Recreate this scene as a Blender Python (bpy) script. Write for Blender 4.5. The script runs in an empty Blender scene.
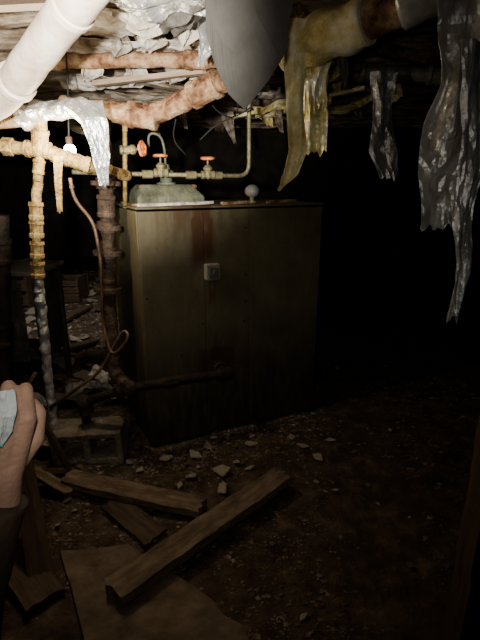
import bpy, bmesh, math, random
from mathutils import Vector, Matrix, noise
random.seed(11)
V = Vector
CAM_H = 1.508
PITCH = math.radians(16.87)
FOC = 462.0
cp, sp = math.cos(PITCH), math.sin(PITCH)

def R(a, b, D):
    """survey point: sighted direction (a,b), true depth D metres into the room"""
    u = (a - 240.0) / FOC
    v = (320.0 - b) / FOC
    k = D / (cp + v * sp)
    return V((k * u, D, CAM_H + k * (v * cp - sp)))

def FL(a, b, z=0.0):
    u = (a - 240.0) / FOC
    v = (320.0 - b) / FOC
    k = (z - CAM_H) / (v * cp - sp)
    return V((k * u, k * (cp + v * sp), z))

def nz(p, s=1.0, seed=0.0):
    return noise.noise(V((p[0] * s + seed, p[1] * s - seed * .7, p[2] * s + seed * 1.3)))

# ------------------------------------------------------------------ materials
def pmat(name, stops, scale=4, detail=6, rough=.8, metal=0.0, bump=.3, bscale=30,
         stretch=(1, 1, 1), distort=0.0, rough2=None, interp='LINEAR', spec=.3):
    m = bpy.data.materials.new(name)
    m.use_nodes = True
    nt = m.node_tree
    N, L = nt.nodes, nt.links
    b = N['Principled BSDF']
    tc = N.new('ShaderNodeTexCoord')
    mp = N.new('ShaderNodeMapping')
    mp.inputs['Scale'].default_value = stretch
    L.new(tc.outputs['Object'], mp.inputs['Vector'])
    n = N.new('ShaderNodeTexNoise')
    n.inputs['Scale'].default_value = scale
    n.inputs['Detail'].default_value = detail
    n.inputs['Roughness'].default_value = .65
    n.inputs['Distortion'].default_value = distort
    L.new(mp.outputs[0], n.inputs['Vector'])
    cr = N.new('ShaderNodeValToRGB')
    cr.color_ramp.interpolation = interp
    e = cr.color_ramp.elements
    while len(e) > 1:
        e.remove(e[-1])
    e[0].position = stops[0][0]
    e[0].color = (*stops[0][1], 1)
    for pos, c in stops[1:]:
        x = e.new(pos)
        x.color = (*c, 1)
    L.new(n.outputs['Fac'], cr.inputs['Fac'])
    L.new(cr.outputs['Color'], b.inputs['Base Color'])
    b.inputs['Metallic'].default_value = metal
    b.inputs['Specular IOR Level'].default_value = spec
    if rough2 is not None:
        mr = N.new('ShaderNodeMapRange')
        mr.inputs['From Min'].default_value = .35
        mr.inputs['From Max'].default_value = .65
        mr.inputs['To Min'].default_value = rough
        mr.inputs['To Max'].default_value = rough2
        L.new(n.outputs['Fac'], mr.inputs['Value'])
        L.new(mr.outputs[0], b.inputs['Roughness'])
    else:
        b.inputs['Roughness'].default_value = rough
    if bump:
        n2 = N.new('ShaderNodeTexNoise')
        n2.inputs['Scale'].default_value = bscale
        n2.inputs['Detail'].default_value = 5
        L.new(mp.outputs[0], n2.inputs['Vector'])
        bp = N.new('ShaderNodeBump')
        bp.inputs['Strength'].default_value = bump
        bp.inputs['Distance'].default_value = .02
        L.new(n2.outputs['Fac'], bp.inputs['Height'])
        L.new(bp.outputs[0], b.inputs['Normal'])
    return m

M = {}
M['floor'] = pmat('dirt_floor', [(.3, (.018, .011, .006)), (.48, (.05, .032, .019)), (.6, (.085, .057, .035)), (.74, (.17, .12, .078))], 9, 12, .95, 0, .9, 34)
M['wall'] = pmat('stone_wall', [(.3, (.012, .010, .008)), (.7, (.05, .04, .03))], 3, 6, .95, 0, .8, 10)
M['ceil'] = pmat('ceiling_boards', [(.3, (.05, .036, .024)), (.46, (.19, .15, .11)), (.6, (.42, .37, .3)), (.72, (.62, .58, .5))], 4, 9, .9, 0, .6, 20, (1, 4, 1))
M['joist'] = pmat('joist_wood', [(.3, (.05, .032, .018)), (.48, (.17, .12, .075)), (.6, (.34, .27, .2)), (.72, (.55, .49, .4))], 5, 9, .85, 0, .5, 20, (1, 6, 6))
M['tanboard'] = pmat('tan_board', [(.3, (.28, .19, .12)), (.7, (.45, .34, .24))], 4, 6, .8, 0, .2, 20, (1, 8, 8))
M['wood'] = pmat('dirty_wood', [(.3, (.05, .032, .02)), (.46, (.125, .085, .053)), (.6, (.20, .142, .092)), (.72, (.28, .21, .145))], 8, 12, .85, 0, .5, 25, (1, 4, 4))
M['wood2'] = pmat('damp_wood', [(.3, (.03, .018, .01)), (.6, (.10, .065, .038)), (.75, (.17, .12, .075))], 5, 8, .8, 0, .4, 25, (1, 8, 8))
M['post'] = pmat('dark_post_wood', [(.3, (.03, .018, .01)), (.6, (.075, .046, .027)), (.75, (.12, .076, .046))], 5, 8, .85, 0, .3, 25, (1, 8, 8))
M['ply'] = pmat('plywood', [(.3, (.05, .033, .02)), (.48, (.12, .084, .052)), (.66, (.19, .142, .097))], 8, 12, .85, 0, .3, 30, (1, 1.5, 1))
M['rust'] = pmat('rusty_iron', [(.36, (.06, .025, .012)), (.46, (.22, .11, .055)), (.56, (.38, .235, .13)), (.68, (.52, .42, .28))], 12, 12, .7, .05, .6, 45)
M['darkrust'] = pmat('dark_rusty_iron', [(.3, (.018, .012, .009)), (.5, (.06, .039, .026)), (.7, (.16, .11, .075))], 12, 8, .75, .2, .5, 60)
M['blackiron'] = pmat('black_iron', [(.3, (.010, .008, .007)), (.5, (.026, .018, .013)), (.7, (.065, .042, .027))], 12, 8, .7, .2, .4, 60)
M['yellow'] = pmat('yellowed_paint', [(.34, (.09, .045, .015)), (.44, (.28, .18, .06)), (.58, (.45, .33, .13)), (.70, (.16, .075, .03))], 14, 10, .55, .05, .7, 50)
M['whitepipe'] = pmat('painted_wrap', [(.3, (.42, .24, .15)), (.42, (.66, .52, .40)), (.6, (.82, .75, .63)), (.75, (.68, .54, .42))], 6, 8, .6, 0, .2, 30)
M['foil'] = pmat('foil_wrap', [(.3, (.5, .49, .47)), (.5, (.75, .75, .73)), (.7, (.92, .92, .9))], 10, 6, .25, .75, .5, 30, rough2=.45)
M['fiber'] = pmat('yellow_insulation', [(.34, (.36, .25, .07)), (.46, (.62, .50, .19)), (.55, (.76, .68, .38)), (.66, (.86, .83, .68))], 7, 9, .5, .05, .4, 40)
M['fibersilver'] = pmat('silvered_insulation', [(.32, (.5, .40, .12)), (.46, (.74, .66, .30)), (.55, (.86, .83, .65)), (.66, (.9, .9, .85))], 8, 8, .25, .5, .35, 40, rough2=.42)
M['plastic'] = pmat('dusty_plastic_sheet', [(.3, (.24, .22, .18)), (.48, (.5, .49, .46)), (.66, (.78, .78, .76))], 5, 8, .27, .5, .3, 30, rough2=.45)
M['flap'] = pmat('grey_sheet_metal', [(.3, (.045, .041, .035)), (.5, (.072, .066, .058)), (.72, (.10, .094, .083))], 4, 12, .8, .0, .2, 20)
M['stand'] = pmat('battered_dark_metal', [(.3, (.012, .011, .01)), (.55, (.05, .044, .038)), (.72, (.16, .14, .12))], 9, 9, .7, .1, .3, 30)
M['plaster'] = pmat('plaster', [(.34, (.16, .11, .07)), (.46, (.44, .38, .30)), (.6, (.78, .74, .67))], 8, 10, .9, 0, .6, 30)
M['chip'] = pmat('plaster_chips', [(.30, (.035, .023, .014)), (.48, (.10, .07, .045)), (.60, (.2, .155, .105)), (.72, (.42, .35, .265))], 18, 3, .9, 0, .4, 60)
M['flake'] = pmat('pale_plaster_flake', [(.3, (.18, .145, .10)), (.5, (.34, .29, .22)), (.7, (.5, .45, .37))], 12, 5, .9, 0, .4, 60)
M['concrete'] = pmat('concrete', [(.3, (.09, .07, .048)), (.5, (.19, .155, .115)), (.7, (.3, .255, .2))], 8, 10, .95, 0, .9, 50)
M['copper'] = pmat('dull_copper', [(.3, (.06, .032, .02)), (.55, (.15, .09, .055)), (.7, (.26, .17, .11))], 14, 6, .5, .4, .2, 60)
M['brass'] = pmat('aged_brass', [(.3, (.12, .09, .045)), (.55, (.28, .25, .13)), (.7, (.38, .38, .26))], 14, 6, .5, .4, .3, 60)
M['green'] = pmat('green_cast_iron', [(.3, (.05, .05, .034)), (.5, (.11, .12, .082)), (.62, (.18, .19, .13)), (.74, (.24, .14, .075))], 10, 8, .65, .1, .4, 50)
M['red'] = pmat('red_handle_paint', [(.3, (.5, .12, .04)), (.6, (.9, .28, .09))], 20, 4, .5, 0, .2, 60)
M['grey'] = pmat('grey_box_metal', [(.3, (.17, .165, .145)), (.6, (.30, .295, .265))], 12, 5, .5, .2, .2, 50)
M['plate'] = pmat('dull_plate_metal', [(.3, (.08, .075, .065)), (.6, (.17, .16, .14))], 14, 5, .5, .2, .2, 50)
M['dark'] = pmat('black_metal', [(.3, (.008, .007, .006)), (.7, (.04, .035, .03))], 8, 5, .6, .2, .3, 50)
M['cable'] = pmat('black_cable', [(.3, (.01, .01, .01)), (.7, (.03, .03, .03))], 8, 3, .6, 0, .1, 50)
M['glass'] = pmat('frosted_glass', [(.3, (.18, .18, .165)), (.7, (.32, .32, .3))], 8, 3, .25, 0, .05, 50)
M['skin'] = pmat('skin', [(.3, (.22, .125, .08)), (.5, (.30, .178, .12)), (.7, (.36, .225, .155))], 20, 5, .65, 0, .15, 150)
M['nail'] = pmat('nail', [(.3, (.42, .28, .22)), (.7, (.5, .35, .28))], 20, 2, .3, 0, 0, 50)
M['cloth'] = pmat('dark_sleeve_cloth', [(.3, (.030, .018, .011)), (.7, (.065, .041, .027))], 14, 5, .95, 0, .15, 60)
M['tissue'] = pmat('printed_wrapper', [(.0, (.4, .43, .43)), (.48, (.42, .45, .45)), (.52, (.12, .38, .4)), (.62, (.14, .4, .42)), (.66, (.4, .43, .43))], 26, 1, .5, 0, .3, 60)
M['paper'] = pmat('dirty_paper', [(.3, (.2, .18, .155)), (.6, (.45, .42, .39))], 8, 5, .9, 0, .3, 40)
def emat():
    m = pmat('glare_bulb_glow', [(.3, (.9, .85, .75)), (.7, (1, .95, .85))], 8, 2, .3, 0, 0)
    b = m.node_tree.nodes['Principled BSDF']
    b.inputs['Emission Color'].default_value = (1, .86, .62, 1); b.inputs['Emission Strength'].default_value = 30
    return m
M['bulb'] = emat()  # glow of the added bulb that stands in for pipe glare

def boiler_mat():
    m = pmat('olive_enamel', [(.28, (.085, .070, .038)), (.43, (.128, .109, .061)), (.6, (.16, .139, .08)), (.75, (.19, .166, .10))], 3.5, 12, .5, .1, .08, 25, rough2=.62)
    nt = m.node_tree
    N, L = nt.nodes, nt.links
    b = N['Principled BSDF']
    src = b.inputs['Base Color'].links[0].from_socket
    tc = N.new('ShaderNodeTexCoord')
    sx = N.new('ShaderNodeSeparateXYZ')
    L.new(tc.outputs['Object'], sx.inputs[0])
    def mr(sock, a, bb, c, d):
        x = N.new('ShaderNodeMapRange')
        x.interpolation_type = 'SMOOTHSTEP'
        for k, v in zip(('From Min', 'From Max', 'To Min', 'To Max'), (a, bb, c, d)):
            x.inputs[k].default_value = v
        L.new(sock, x.inputs['Value'])
        return x.outputs[0]
    def mul(p, q, op='MULTIPLY'):
        x = N.new('ShaderNodeMath'); x.operation = op; x.use_clamp = True
        L.new(p, x.inputs[0])
        if hasattr(q, 'links'): L.new(q, x.inputs[1])
        else: x.inputs[1].default_value = q
        return x.outputs[0]
    n = N.new('ShaderNodeTexNoise'); n.inputs['Scale'].default_value = 9; n.inputs['Detail'].default_value = 9
    mp = N.new('ShaderNodeMapping'); mp.inputs['Scale'].default_value = (3, 3, .7)
    L.new(tc.outputs['Object'], mp.inputs[0]); L.new(mp.outputs[0], n.inputs['Vector'])
    nn = mr(n.outputs['Fac'], .40, .62, 0, 1)
    def band(x0, w, z0, z1, zf=.05):
        d = N.new('ShaderNodeMath'); d.operation = 'SUBTRACT'; L.new(sx.outputs['X'], d.inputs[0]); d.inputs[1].default_value = x0
        a = N.new('ShaderNodeMath'); a.operation = 'ABSOLUTE'; L.new(d.outputs[0], a.inputs[0])
        f = mr(a.outputs[0], w * .45, w, 1, 0)
        g = mr(sx.outputs['Z'], z0 - zf, z0 + zf, 0, 1)
        h = mr(sx.outputs['Z'], z1 - .02, z1 + .02, 1, 0)
        return mul(mul(f, g), h)
    streak = band(.345, .085, 1.06, 1.42, .06)
    streak2 = band(.40, .03, .50, .98, .2)
    drips = band(.30, .28, 1.25, 1.42, .10)
    port = band(.42, .16, .36, .56, .08)
    specks = N.new('ShaderNodeTexNoise'); specks.inputs['Scale'].default_value = 70; specks.inputs['Detail'].default_value = 3
    L.new(tc.outputs['Object'], specks.inputs['Vector'])
    s = mul(mul(streak, mr(n.outputs['Fac'], .3, .5, .6, 1)), .95)
    s = mul(s, mul(mul(streak2, nn), .5), 'ADD')
    s = mul(s, mul(mul(drips, nn), .5), 'ADD')
    s = mul(s, mul(nn, .18), 'ADD')
    s = mul(s, mul(port, .75), 'ADD')
    s = mul(s, mul(mr(specks.outputs['Fac'], .68, .72, 0, 1), .7), 'ADD')
    mix = N.new('ShaderNodeMix'); mix.data_type = 'RGBA'
    L.new(s, mix.inputs[0]); L.new(src, mix.inputs[6]); mix.inputs[7].default_value = (.075, .034, .014, 1)
    gr = mul(mr(sx.outputs['Z'], .05, .9, .95, 0), mr(n.outputs['Fac'], .3, .6, .7, 1))  # dirt at the base, plus painted fall-off of light down the front
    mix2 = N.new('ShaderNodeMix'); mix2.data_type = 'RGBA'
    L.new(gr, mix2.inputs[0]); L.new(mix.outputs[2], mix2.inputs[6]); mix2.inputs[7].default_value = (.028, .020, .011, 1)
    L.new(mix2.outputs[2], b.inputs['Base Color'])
    return m
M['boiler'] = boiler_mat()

# ------------------------------------------------------------------ mesh builder
class MB:
    def __init__(s):
        s.v = []; s.f = []; s.sm = []
    def add(s, vs, fs, smooth=False):
        o = len(s.v)
        s.v += [V(p) for p in vs]
        for f in fs:
            s.f.append([i + o for i in f]); s.sm.append(smooth)
        return s
    def box(s, c, size, rot=None):
        c = V(c); hx, hy, hz = [k / 2 for k in size]
        vs = [V((x, y, z)) for x in (-hx, hx) for y in (-hy, hy) for z in (-hz, hz)]
        if rot is not None: vs = [rot @ p for p in vs]
        return s.add([p + c for p in vs], [(0, 1, 3, 2), (4, 6, 7, 5), (0, 4, 5, 1), (2, 3, 7, 6), (0, 2, 6, 4), (1, 5, 7, 3)])
    def tube(s, pts, r, seg=16, fillet=0.0, step=None, rf=None, jit=0.0, jsc=12, cap=True, crease=False):
        pts = [V(p) for p in pts]
        if fillet:
            q = [pts[0]]
            for i in range(1, len(pts) - 1):
                a, b, c = pts[i - 1], pts[i], pts[i + 1]
                f1 = min(fillet, (b - a).length * .49); f2 = min(fillet, (c - b).length * .49)
                A = b + (a - b).normalized() * f1; C = b + (c - b).normalized() * f2
                for k in range(9):
                    t = k / 8
                    q.append(A * (1 - t) ** 2 + b * 2 * t * (1 - t) + C * t * t)
            q.append(pts[-1]); pts = q
        if step:
            q = [pts[0]]
            for i in range(1, len(pts)):
                n = max(1, int((pts[i] - pts[i - 1]).length / step))
                for k in range(1, n + 1): q.append(pts[i - 1].lerp(pts[i], k / n))
            pts = q
        q = [pts[0]]
        for p in pts[1:]:
            if (p - q[-1]).length > 1e-5: q.append(p)
        pts = q
        n = len(pts); vs = []; fs = []
        t0 = (pts[1] - pts[0]).normalized()
        ref = V((0, 0, 1)) if abs(t0.z) < .9 else V((1, 0, 0))
        nr = (ref - t0 * ref.dot(t0)).normalized()
        L = 0; tot = sum((pts[i + 1] - pts[i]).length for i in range(n - 1))
        for i in range(n):
            t = (pts[min(i + 1, n - 1)] - pts[max(i - 1, 0)]).normalized()
            nr = (nr - t * nr.dot(t)).normalized(); bn = t.cross(nr)
            if i: L += (pts[i] - pts[i - 1]).length
            rr = r * (rf(L / tot) if rf else 1)
            for k in range(seg):
                a = 2 * math.pi * k / seg
                d = nr * math.cos(a) + bn * math.sin(a)
                p = pts[i] + d * rr
                if crease:
                    c1 = noise.voronoi(p * jsc)[0]; p += d * jit * ((c1[1] - c1[0]) - .3)
                elif jit: p += d * jit * nz(p, jsc)
                vs.append(p)
        for i in range(n - 1):
            for k in range(seg):
                k2 = (k + 1) % seg
                fs.append((i * seg + k, i * seg + k2, (i + 1) * seg + k2, (i + 1) * seg + k))
        s.add(vs, fs, not crease)
        if cap:
            o = len(s.v) - len(vs)
            s.f.append([o + k for k in reversed(range(seg))]); s.sm.append(False)
            s.f.append([o + (n - 1) * seg + k for k in range(seg)]); s.sm.append(False)
        return s
    def cyl(s, p0, p1, r0, r1=None, seg=20):
        r1 = r0 if r1 is None else r1
        return s.tube([p0, p1], 1.0, seg, rf=lambda t: r0 + (r1 - r0) * t)
    def lathe(s, p0, axis, prof, seg=20):
        axis = V(axis).normalized(); p0 = V(p0)
        ref = V((0, 0, 1)) if abs(axis.z) < .9 else V((1, 0, 0))
        a1 = (ref - axis * ref.dot(axis)).normalized(); a2 = axis.cross(a1)
        vs = []; fs = []
        for d, r in prof:
            for k in range(seg):
                a = 2 * math.pi * k / seg
                vs.append(p0 + axis * d + (a1 * math.cos(a) + a2 * math.sin(a)) * max(r, 1e-4))
        for i in range(len(prof) - 1):
            for k in range(seg):
                k2 = (k + 1) % seg
                fs.append((i * seg + k, i * seg + k2, (i + 1) * seg + k2, (i + 1) * seg + k))
        fs.append([k for k in reversed(range(seg))]); fs.append([(len(prof) - 1) * seg + k for k in range(seg)])
        return s.add(vs, fs, False)
    def ball(s, c, r, sc=(1, 1, 1), jit=0, seed=0, sub=2):
        bm = bmesh.new(); bmesh.ops.create_icosphere(bm, subdivisions=sub, radius=1)
        vs = []
        for v in bm.verts:
            p = v.co.copy()
            if jit: p *= 1 + jit * nz(p, 1.7, seed)
            vs.append(V(c) + V((p.x * sc[0], p.y * sc[1], p.z * sc[2])) * r)
        bm.verts.ensure_lookup_table()
        fs = [[v.index for v in f.verts] for f in bm.faces]
        bm.free()
        return s.add(vs, fs, jit == 0)
    def obj(s, name, mat, parent=None, bevel=0, local=False, solid=0, **props):
        me = bpy.data.meshes.new(name)
        if local: o = V((0, 0, 0))
        else:
            lo = V([min(p[i] for p in s.v) for i in range(3)]); hi = V([max(p[i] for p in s.v) for i in range(3)])
            o = V(((lo.x + hi.x) / 2, (lo.y + hi.y) / 2, lo.z))
        me.from_pydata([tuple(p - o) for p in s.v], [], s.f)
        me.polygons.foreach_set('use_smooth', s.sm)
        me.materials.append(M[mat]); me.update()
        ob = bpy.data.objects.new(name, me)
        bpy.context.collection.objects.link(ob)
        if parent is not None:
            ob.parent = parent
            ob.location = o if local else o - parent.location
        else: ob.location = o
        if solid:
            md = ob.modifiers.new('s', 'SOLIDIFY'); md.thickness = solid; md.offset = 0
        if bevel:
            md = ob.modifiers.new('b', 'BEVEL'); md.width = bevel; md.segments = 2; md.limit_method = 'ANGLE'
        for k, v in props.items(): ob[k] = v
        return ob

def empty(name, loc, label, category, **kw):
    e = bpy.data.objects.new(name, None); e.empty_display_size = .1
    e.location = loc; bpy.context.collection.objects.link(e)
    e['label'] = label; e['category'] = category
    for k, v in kw.items(): e[k] = v
    return e

# ------------------------------------------------------------------ room shell
def gridsurf(x0, x1, y0, y1, step, zf):
    b = MB(); nx = int((x1 - x0) / step); ny = int((y1 - y0) / step); vs = []; fs = []
    for j in range(ny + 1):
        for i in range(nx + 1):
            x = x0 + (x1 - x0) * i / nx; y = y0 + (y1 - y0) * j / ny
            vs.append((x, y, zf(x, y)))
    for j in range(ny):
        for i in range(nx):
            a = j * (nx + 1) + i
            fs.append((a, a + 1, a + nx + 2, a + nx + 1))
    b.add(vs, fs, True); return b
def fz(x, y):
    return .014 * noise.noise(V((x * 2.2, y * 2.2, 0))) + .010 * noise.noise(V((x * 9, y * 9, 3))) - .012
gridsurf(-4, 4, -1, 9.5, .05, fz).obj('floor', 'floor', kind='structure')
MB().box((0, 4.25, 2.35), (8, 10.5, .06)).obj('ceiling', 'ceil', kind='structure')
MB().box((0, 9.55, 1.15), (8.2, .1, 2.5)).obj('wall_back', 'wall', kind='structure')
MB().box((0, -1.05, 1.15), (8.2, .1, 2.5)).obj('wall_front', 'wall', kind='structure')
MB().box((-4.05, 4.25, 1.15), (.1, 10.7, 2.5)).obj('wall_left', 'wall', kind='structure')
MB().box((4.05, 4.25, 1.15), (.1, 10.7, 2.5)).obj('wall_right', 'wall', kind='structure')

y = .7
while y < 6.6:
    b = MB(); n = 60; vs = []; fs = []
    for i in range(n + 1):
        x = -3.95 + 7.9 * i / n
        for (dy, z) in ((-.025, 2.17), (.025, 2.17), (.025, 2.32), (-.025, 2.32)):
            vs.append((x, y + dy + .02 * nz((x, y, z), 1.5) + x * .03, z + (.03 * nz((x, y, z), 7) if z < 2.2 else 0)))
    for i in range(n):
        for k in range(4):
            k2 = (k + 1) % 4
            fs.append((i * 4 + k, i * 4 + k2, i * 4 + 4 + k2, i * 4 + 4 + k))
    fs += [(3, 2, 1, 0), tuple(n * 4 + k for k in range(4))]
    b.add(vs, fs).obj('ceiling_joist', 'joist', label='rough brown timber joist under the ceiling', category='joist', group='timber ceiling joists')
    y += .42

# ------------------------------------------------------------------ oriented boards
def board(name, p0, p1, w, t, mat, label, cat='board', up=(0, 0, 1), roll=0, **kw):
    p0, p1 = V(p0), V(p1)
    d = p1 - p0; L = d.length; x = d.normalized()
    u = V(up); yv = u.cross(x).normalized(); zv = x.cross(yv)
    if roll:
        q = Matrix.Rotation(roll, 3, x); yv = q @ yv; zv = q @ zv
    b = MB(); nx = max(4, int(L / .03)); nw = 5; vs = []; fs = []
    sd = random.random() * 50
    for i in range(nx + 1):
        for j in range(nw + 1):
            for k in (0, 1):
                lx = -L / 2 + L * i / nx; ly = -w / 2 + w * j / nw; lz = -t / 2 + t * k
                if i in (0, nx): lx += .03 * noise.noise(V((ly * 35, sd, 1)))
                if j in (0, nw): ly += .007 * noise.noise(V((lx * 14, sd, j)))
                lz += .006 * noise.noise(V((lx * 1.5, ly * 2, sd)))
                vs.append((lx, ly, lz))
    def id(i, j, k): return (i * (nw + 1) + j) * 2 + k
    for i in range(nx):
        for j in range(nw):
            fs.append((id(i, j, 1), id(i + 1, j, 1), id(i + 1, j + 1, 1), id(i, j + 1, 1)))
            fs.append((id(i, j, 0), id(i, j + 1, 0), id(i + 1, j + 1, 0), id(i + 1, j, 0)))
        fs.append((id(i, 0, 0), id(i + 1, 0, 0), id(i + 1, 0, 1), id(i, 0, 1)))
        fs.append((id(i, nw, 0), id(i, nw, 1), id(i + 1, nw, 1), id(i + 1, nw, 0)))
    for j in range(nw):
        fs.append((id(0, j, 0), id(0, j, 1), id(0, j + 1, 1), id(0, j + 1, 0)))
        fs.append((id(nx, j, 0), id(nx, j + 1, 0), id(nx, j + 1, 1), id(nx, j, 1)))
    b.add(vs, fs)
    o = b.obj(name, mat, local=True, label=label, category=cat, **kw)
    mt = Matrix((x, yv, zv)).transposed().to_4x4(); mt.translation = (p0 + p1) / 2
    o.matrix_world = mt
    return o

# ------------------------------------------------------------------ crumpled sheets
def sheet(name, cl, widths, mat, label, cat, ang=0.0, amp=.012, tear=.2, curl=.0, nu=16, seed=0, thick=.002, parent=None, fsc=6, crumple=.35, flat=True):
    cl = [V(p) for p in cl]
    side = V((math.cos(ang), math.sin(ang), 0))
    tot = [0]
    for i in range(1, len(cl)): tot.append(tot[-1] + (cl[i] - cl[i - 1]).length)
    nv = max(8, int(tot[-1] / .014)); b = MB(); vs = []; fs = []
    for j in range(nv + 1):
        s = tot[-1] * j / nv
        k = 0
        while k < len(cl) - 2 and tot[k + 1] < s: k += 1
        t = (s - tot[k]) / max(1e-6, tot[k + 1] - tot[k])
        tt = t * t * (3 - 2 * t)
        p = cl[k].lerp(cl[k + 1], t); w = widths[k] + (widths[k + 1] - widths[k]) * tt
        tg = (cl[k + 1] - cl[k]).normalized(); nrm = side.cross(tg).normalized()
        def te(z): return noise.noise(V((s * 6, seed, z))) + .25 * noise.noise(V((s * 24, seed, z + 3)))
        wl = w * (1 + tear * te(1)); wr = w * (1 + tear * te(9))
        for i in range(nu + 1):
            q = i / nu * 2 - 1
            pp = p + side * (q * (wl if q < 0 else wr) / 2)
            fold = noise.noise(V((q * 1.3 + seed, s * fsc * .6, seed))) * 1.8
            c1 = noise.voronoi(V((q * 1.6 + seed, s * fsc * 1.3, seed)))[0]
            c2 = noise.voronoi(V((q * 3 + seed, s * fsc * 3.2, seed + 5)))[0]
            cr_ = (c1[1] - c1[0]) + .3 * (c2[1] - c2[0])
            pp = pp + nrm * (amp * (fold + crumple * 3 * cr_) + curl * q * q)
            if j == nv: pp.z += .03 * noise.noise(V((q * 3, seed, 2)))
            vs.append(pp)
    for j in range(nv):
        for i in range(nu):
            a = j * (nu + 1) + i
            if (i + j) % 2: fs += [(a, a + 1, a + nu + 2), (a, a + nu + 2, a + nu + 1)]
            else: fs += [(a, a + 1, a + nu + 1), (a + 1, a + nu + 2, a + nu + 1)]
    b.add(vs, fs, not flat)
    kw = {} if parent else dict(label=label, category=cat)
    return b.obj(name, mat, parent=parent, solid=thick, **kw)

# ------------------------------------------------------------------ boiler
BW, BD, BH = 1.127, .70, 1.373
BANG = math.atan2(.435, .90)
boiler = empty('boiler', (-.519, 2.39, 0), 'large olive enamelled metal boiler cabinet with rust streaks', 'boiler')
boiler.rotation_euler = (0, 0, BANG)
def BL(x, y, z):
    return Matrix.Rotation(BANG, 3, 'Z') @ V((x, y, z)) + V((-.519, 2.39, 0))
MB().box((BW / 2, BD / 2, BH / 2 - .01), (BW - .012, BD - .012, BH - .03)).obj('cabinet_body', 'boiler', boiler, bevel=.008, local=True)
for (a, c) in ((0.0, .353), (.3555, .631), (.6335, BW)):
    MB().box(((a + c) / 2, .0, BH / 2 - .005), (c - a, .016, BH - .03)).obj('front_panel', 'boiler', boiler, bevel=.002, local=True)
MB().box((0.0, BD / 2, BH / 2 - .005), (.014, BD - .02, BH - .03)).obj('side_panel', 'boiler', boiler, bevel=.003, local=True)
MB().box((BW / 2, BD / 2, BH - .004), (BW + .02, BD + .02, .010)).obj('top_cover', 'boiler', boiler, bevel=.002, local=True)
MB().box((BW / 2, BD / 2, .01), (BW - .03, BD - .03, .04)).obj('base_plinth', 'dark', boiler, local=True)
MB().box((.39, -.028, 1.02), (.080, .045, .088)).obj('switch_box', 'grey', boiler, bevel=.004, local=True, label='small grey electrical switch box')
MB().box((.392, -.053, 1.018), (.056, .006, .060)).box((.392, -.060, 1.022), (.012, .012, .022)).obj('switch_plate', 'plate', boiler, bevel=.002, local=True)
for (x, z) in [(.02, .9), (.335, .72), (.61, 1.25), (.61, .98), (.61, .82), (.2, .55), (.60, .70)]:
    MB().lathe((x, -.007, z), (0, -1, 0), [(0, .006), (.003, .006), (.004, .003)], 10).obj('screw', 'blackiron', boiler, local=True)
MB().lathe((.43, -.008, .43), (0, -1, 0), [(0, .05), (.012, .05), (.014, .04), (.03, .038)], 24).obj('port_collar', 'blackiron', boiler, local=True)

rp = empty('return_pipe', BL(-.13, -.1, 0), 'dark rusted iron pipe leaving the boiler front near the floor', 'pipe')
p_e = BL(-.13, -.1, .45)
p_f = R(84, 402, 2.30)
MB().tube([BL(.43, -.02, .43), BL(.43, -.10, .43), p_e, p_f, V((p_f.x - .02, p_f.y + .06, 0.18)), V((p_f.x - .02, p_f.y + .16, 0.0))], .025, 16, .05).obj('pipe_run', 'blackiron', rp)
MB().lathe(BL(.455, -.10, .43), BL(0, 0, 0) - BL(1, 0, 0), [(-.02, .028), (-.01, .034), (.03, .036), (.06, .036), (.07, .032), (.08, .03)], 16).obj('elbow_fitting', 'blackiron', rp)
MB().ball(p_e, .046).lathe(p_e, (p_f - p_e), [(.02, .042), (.07, .042), (.075, .034)], 16).obj('elbow_fitting', 'darkrust', rp)
MB().ball(p_f, .043).lathe(p_f, (0, .3, -1), [(.02, .04), (.07, .04), (.075, .03)], 16).obj('elbow_fitting', 'darkrust', rp)
p_t = BL(.10, -.1, .44)
MB().lathe(p_t, BL(1, 0, 0) - BL(0, 0, 0), [(-.04, .03), (-.03, .033), (.03, .033), (.04, .03)], 8).obj('coupling', 'blackiron', rp)

# ------------------------------------------------------------------ header assembly on the boiler
hd = empty('burner_header', BL(.22, .30, BH), 'green cast metal header casting resting on the boiler top', 'boiler fitting')
b = MB()
x0, x1, y0, y1 = .05, .44, .18, .48
lo = [BL(x0, y0, BH), BL(x1, y0, BH), BL(x1, y1, BH), BL(x0, y1, BH)]
mi = [BL(x0, y0, BH + .045), BL(x1, y0, BH + .045), BL(x1, y1, BH + .045), BL(x0, y1, BH + .045)]
hi = [BL(x0 + .05, y0 + .06, BH + .11), BL(x1 - .06, y0 + .06, BH + .11), BL(x1 - .06, y1 - .06, BH + .11), BL(x0 + .05, y1 - .06, BH + .11)]
b.add(lo + mi + hi, [(3, 2, 1, 0), (8, 9, 10, 11)] + [(i, (i + 1) % 4, 4 + (i + 1) % 4, 4 + i) for i in range(4)] + [(4 + i, 4 + (i + 1) % 4, 8 + (i + 1) % 4, 8 + i) for i in range(4)])
b.obj('cast_hood', 'green', hd, bevel=.008)
MB().box(BL((x0 + x1) / 2, (y0 + y1) / 2, BH + .006), (x1 - x0 + .06, y1 - y0 + .05, .012), Matrix.Rotation(BANG, 3, 'Z')).obj('mounting_flange', 'rust', hd, bevel=.003)
c0 = BL(.26, .33, BH + .10)
MB().lathe(c0, (0, 0, 1), [(0, .055), (.02, .055), (.022, .036), (.05, .034), (.055, .046), (.085, .046), (.09, .026), (.12, .02)], 20).obj('valve_tower', 'green', hd)
MB().tube([c0 + V((0, 0, .10)), c0 + V((0, 0, .20)), c0 + V((-.02, 0, .28)), c0 + V((-.09, 0, .29)), c0 + V((-.09, 0, .21))], .007, 10, .05).obj('vent_pipe', 'green', hd)
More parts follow.
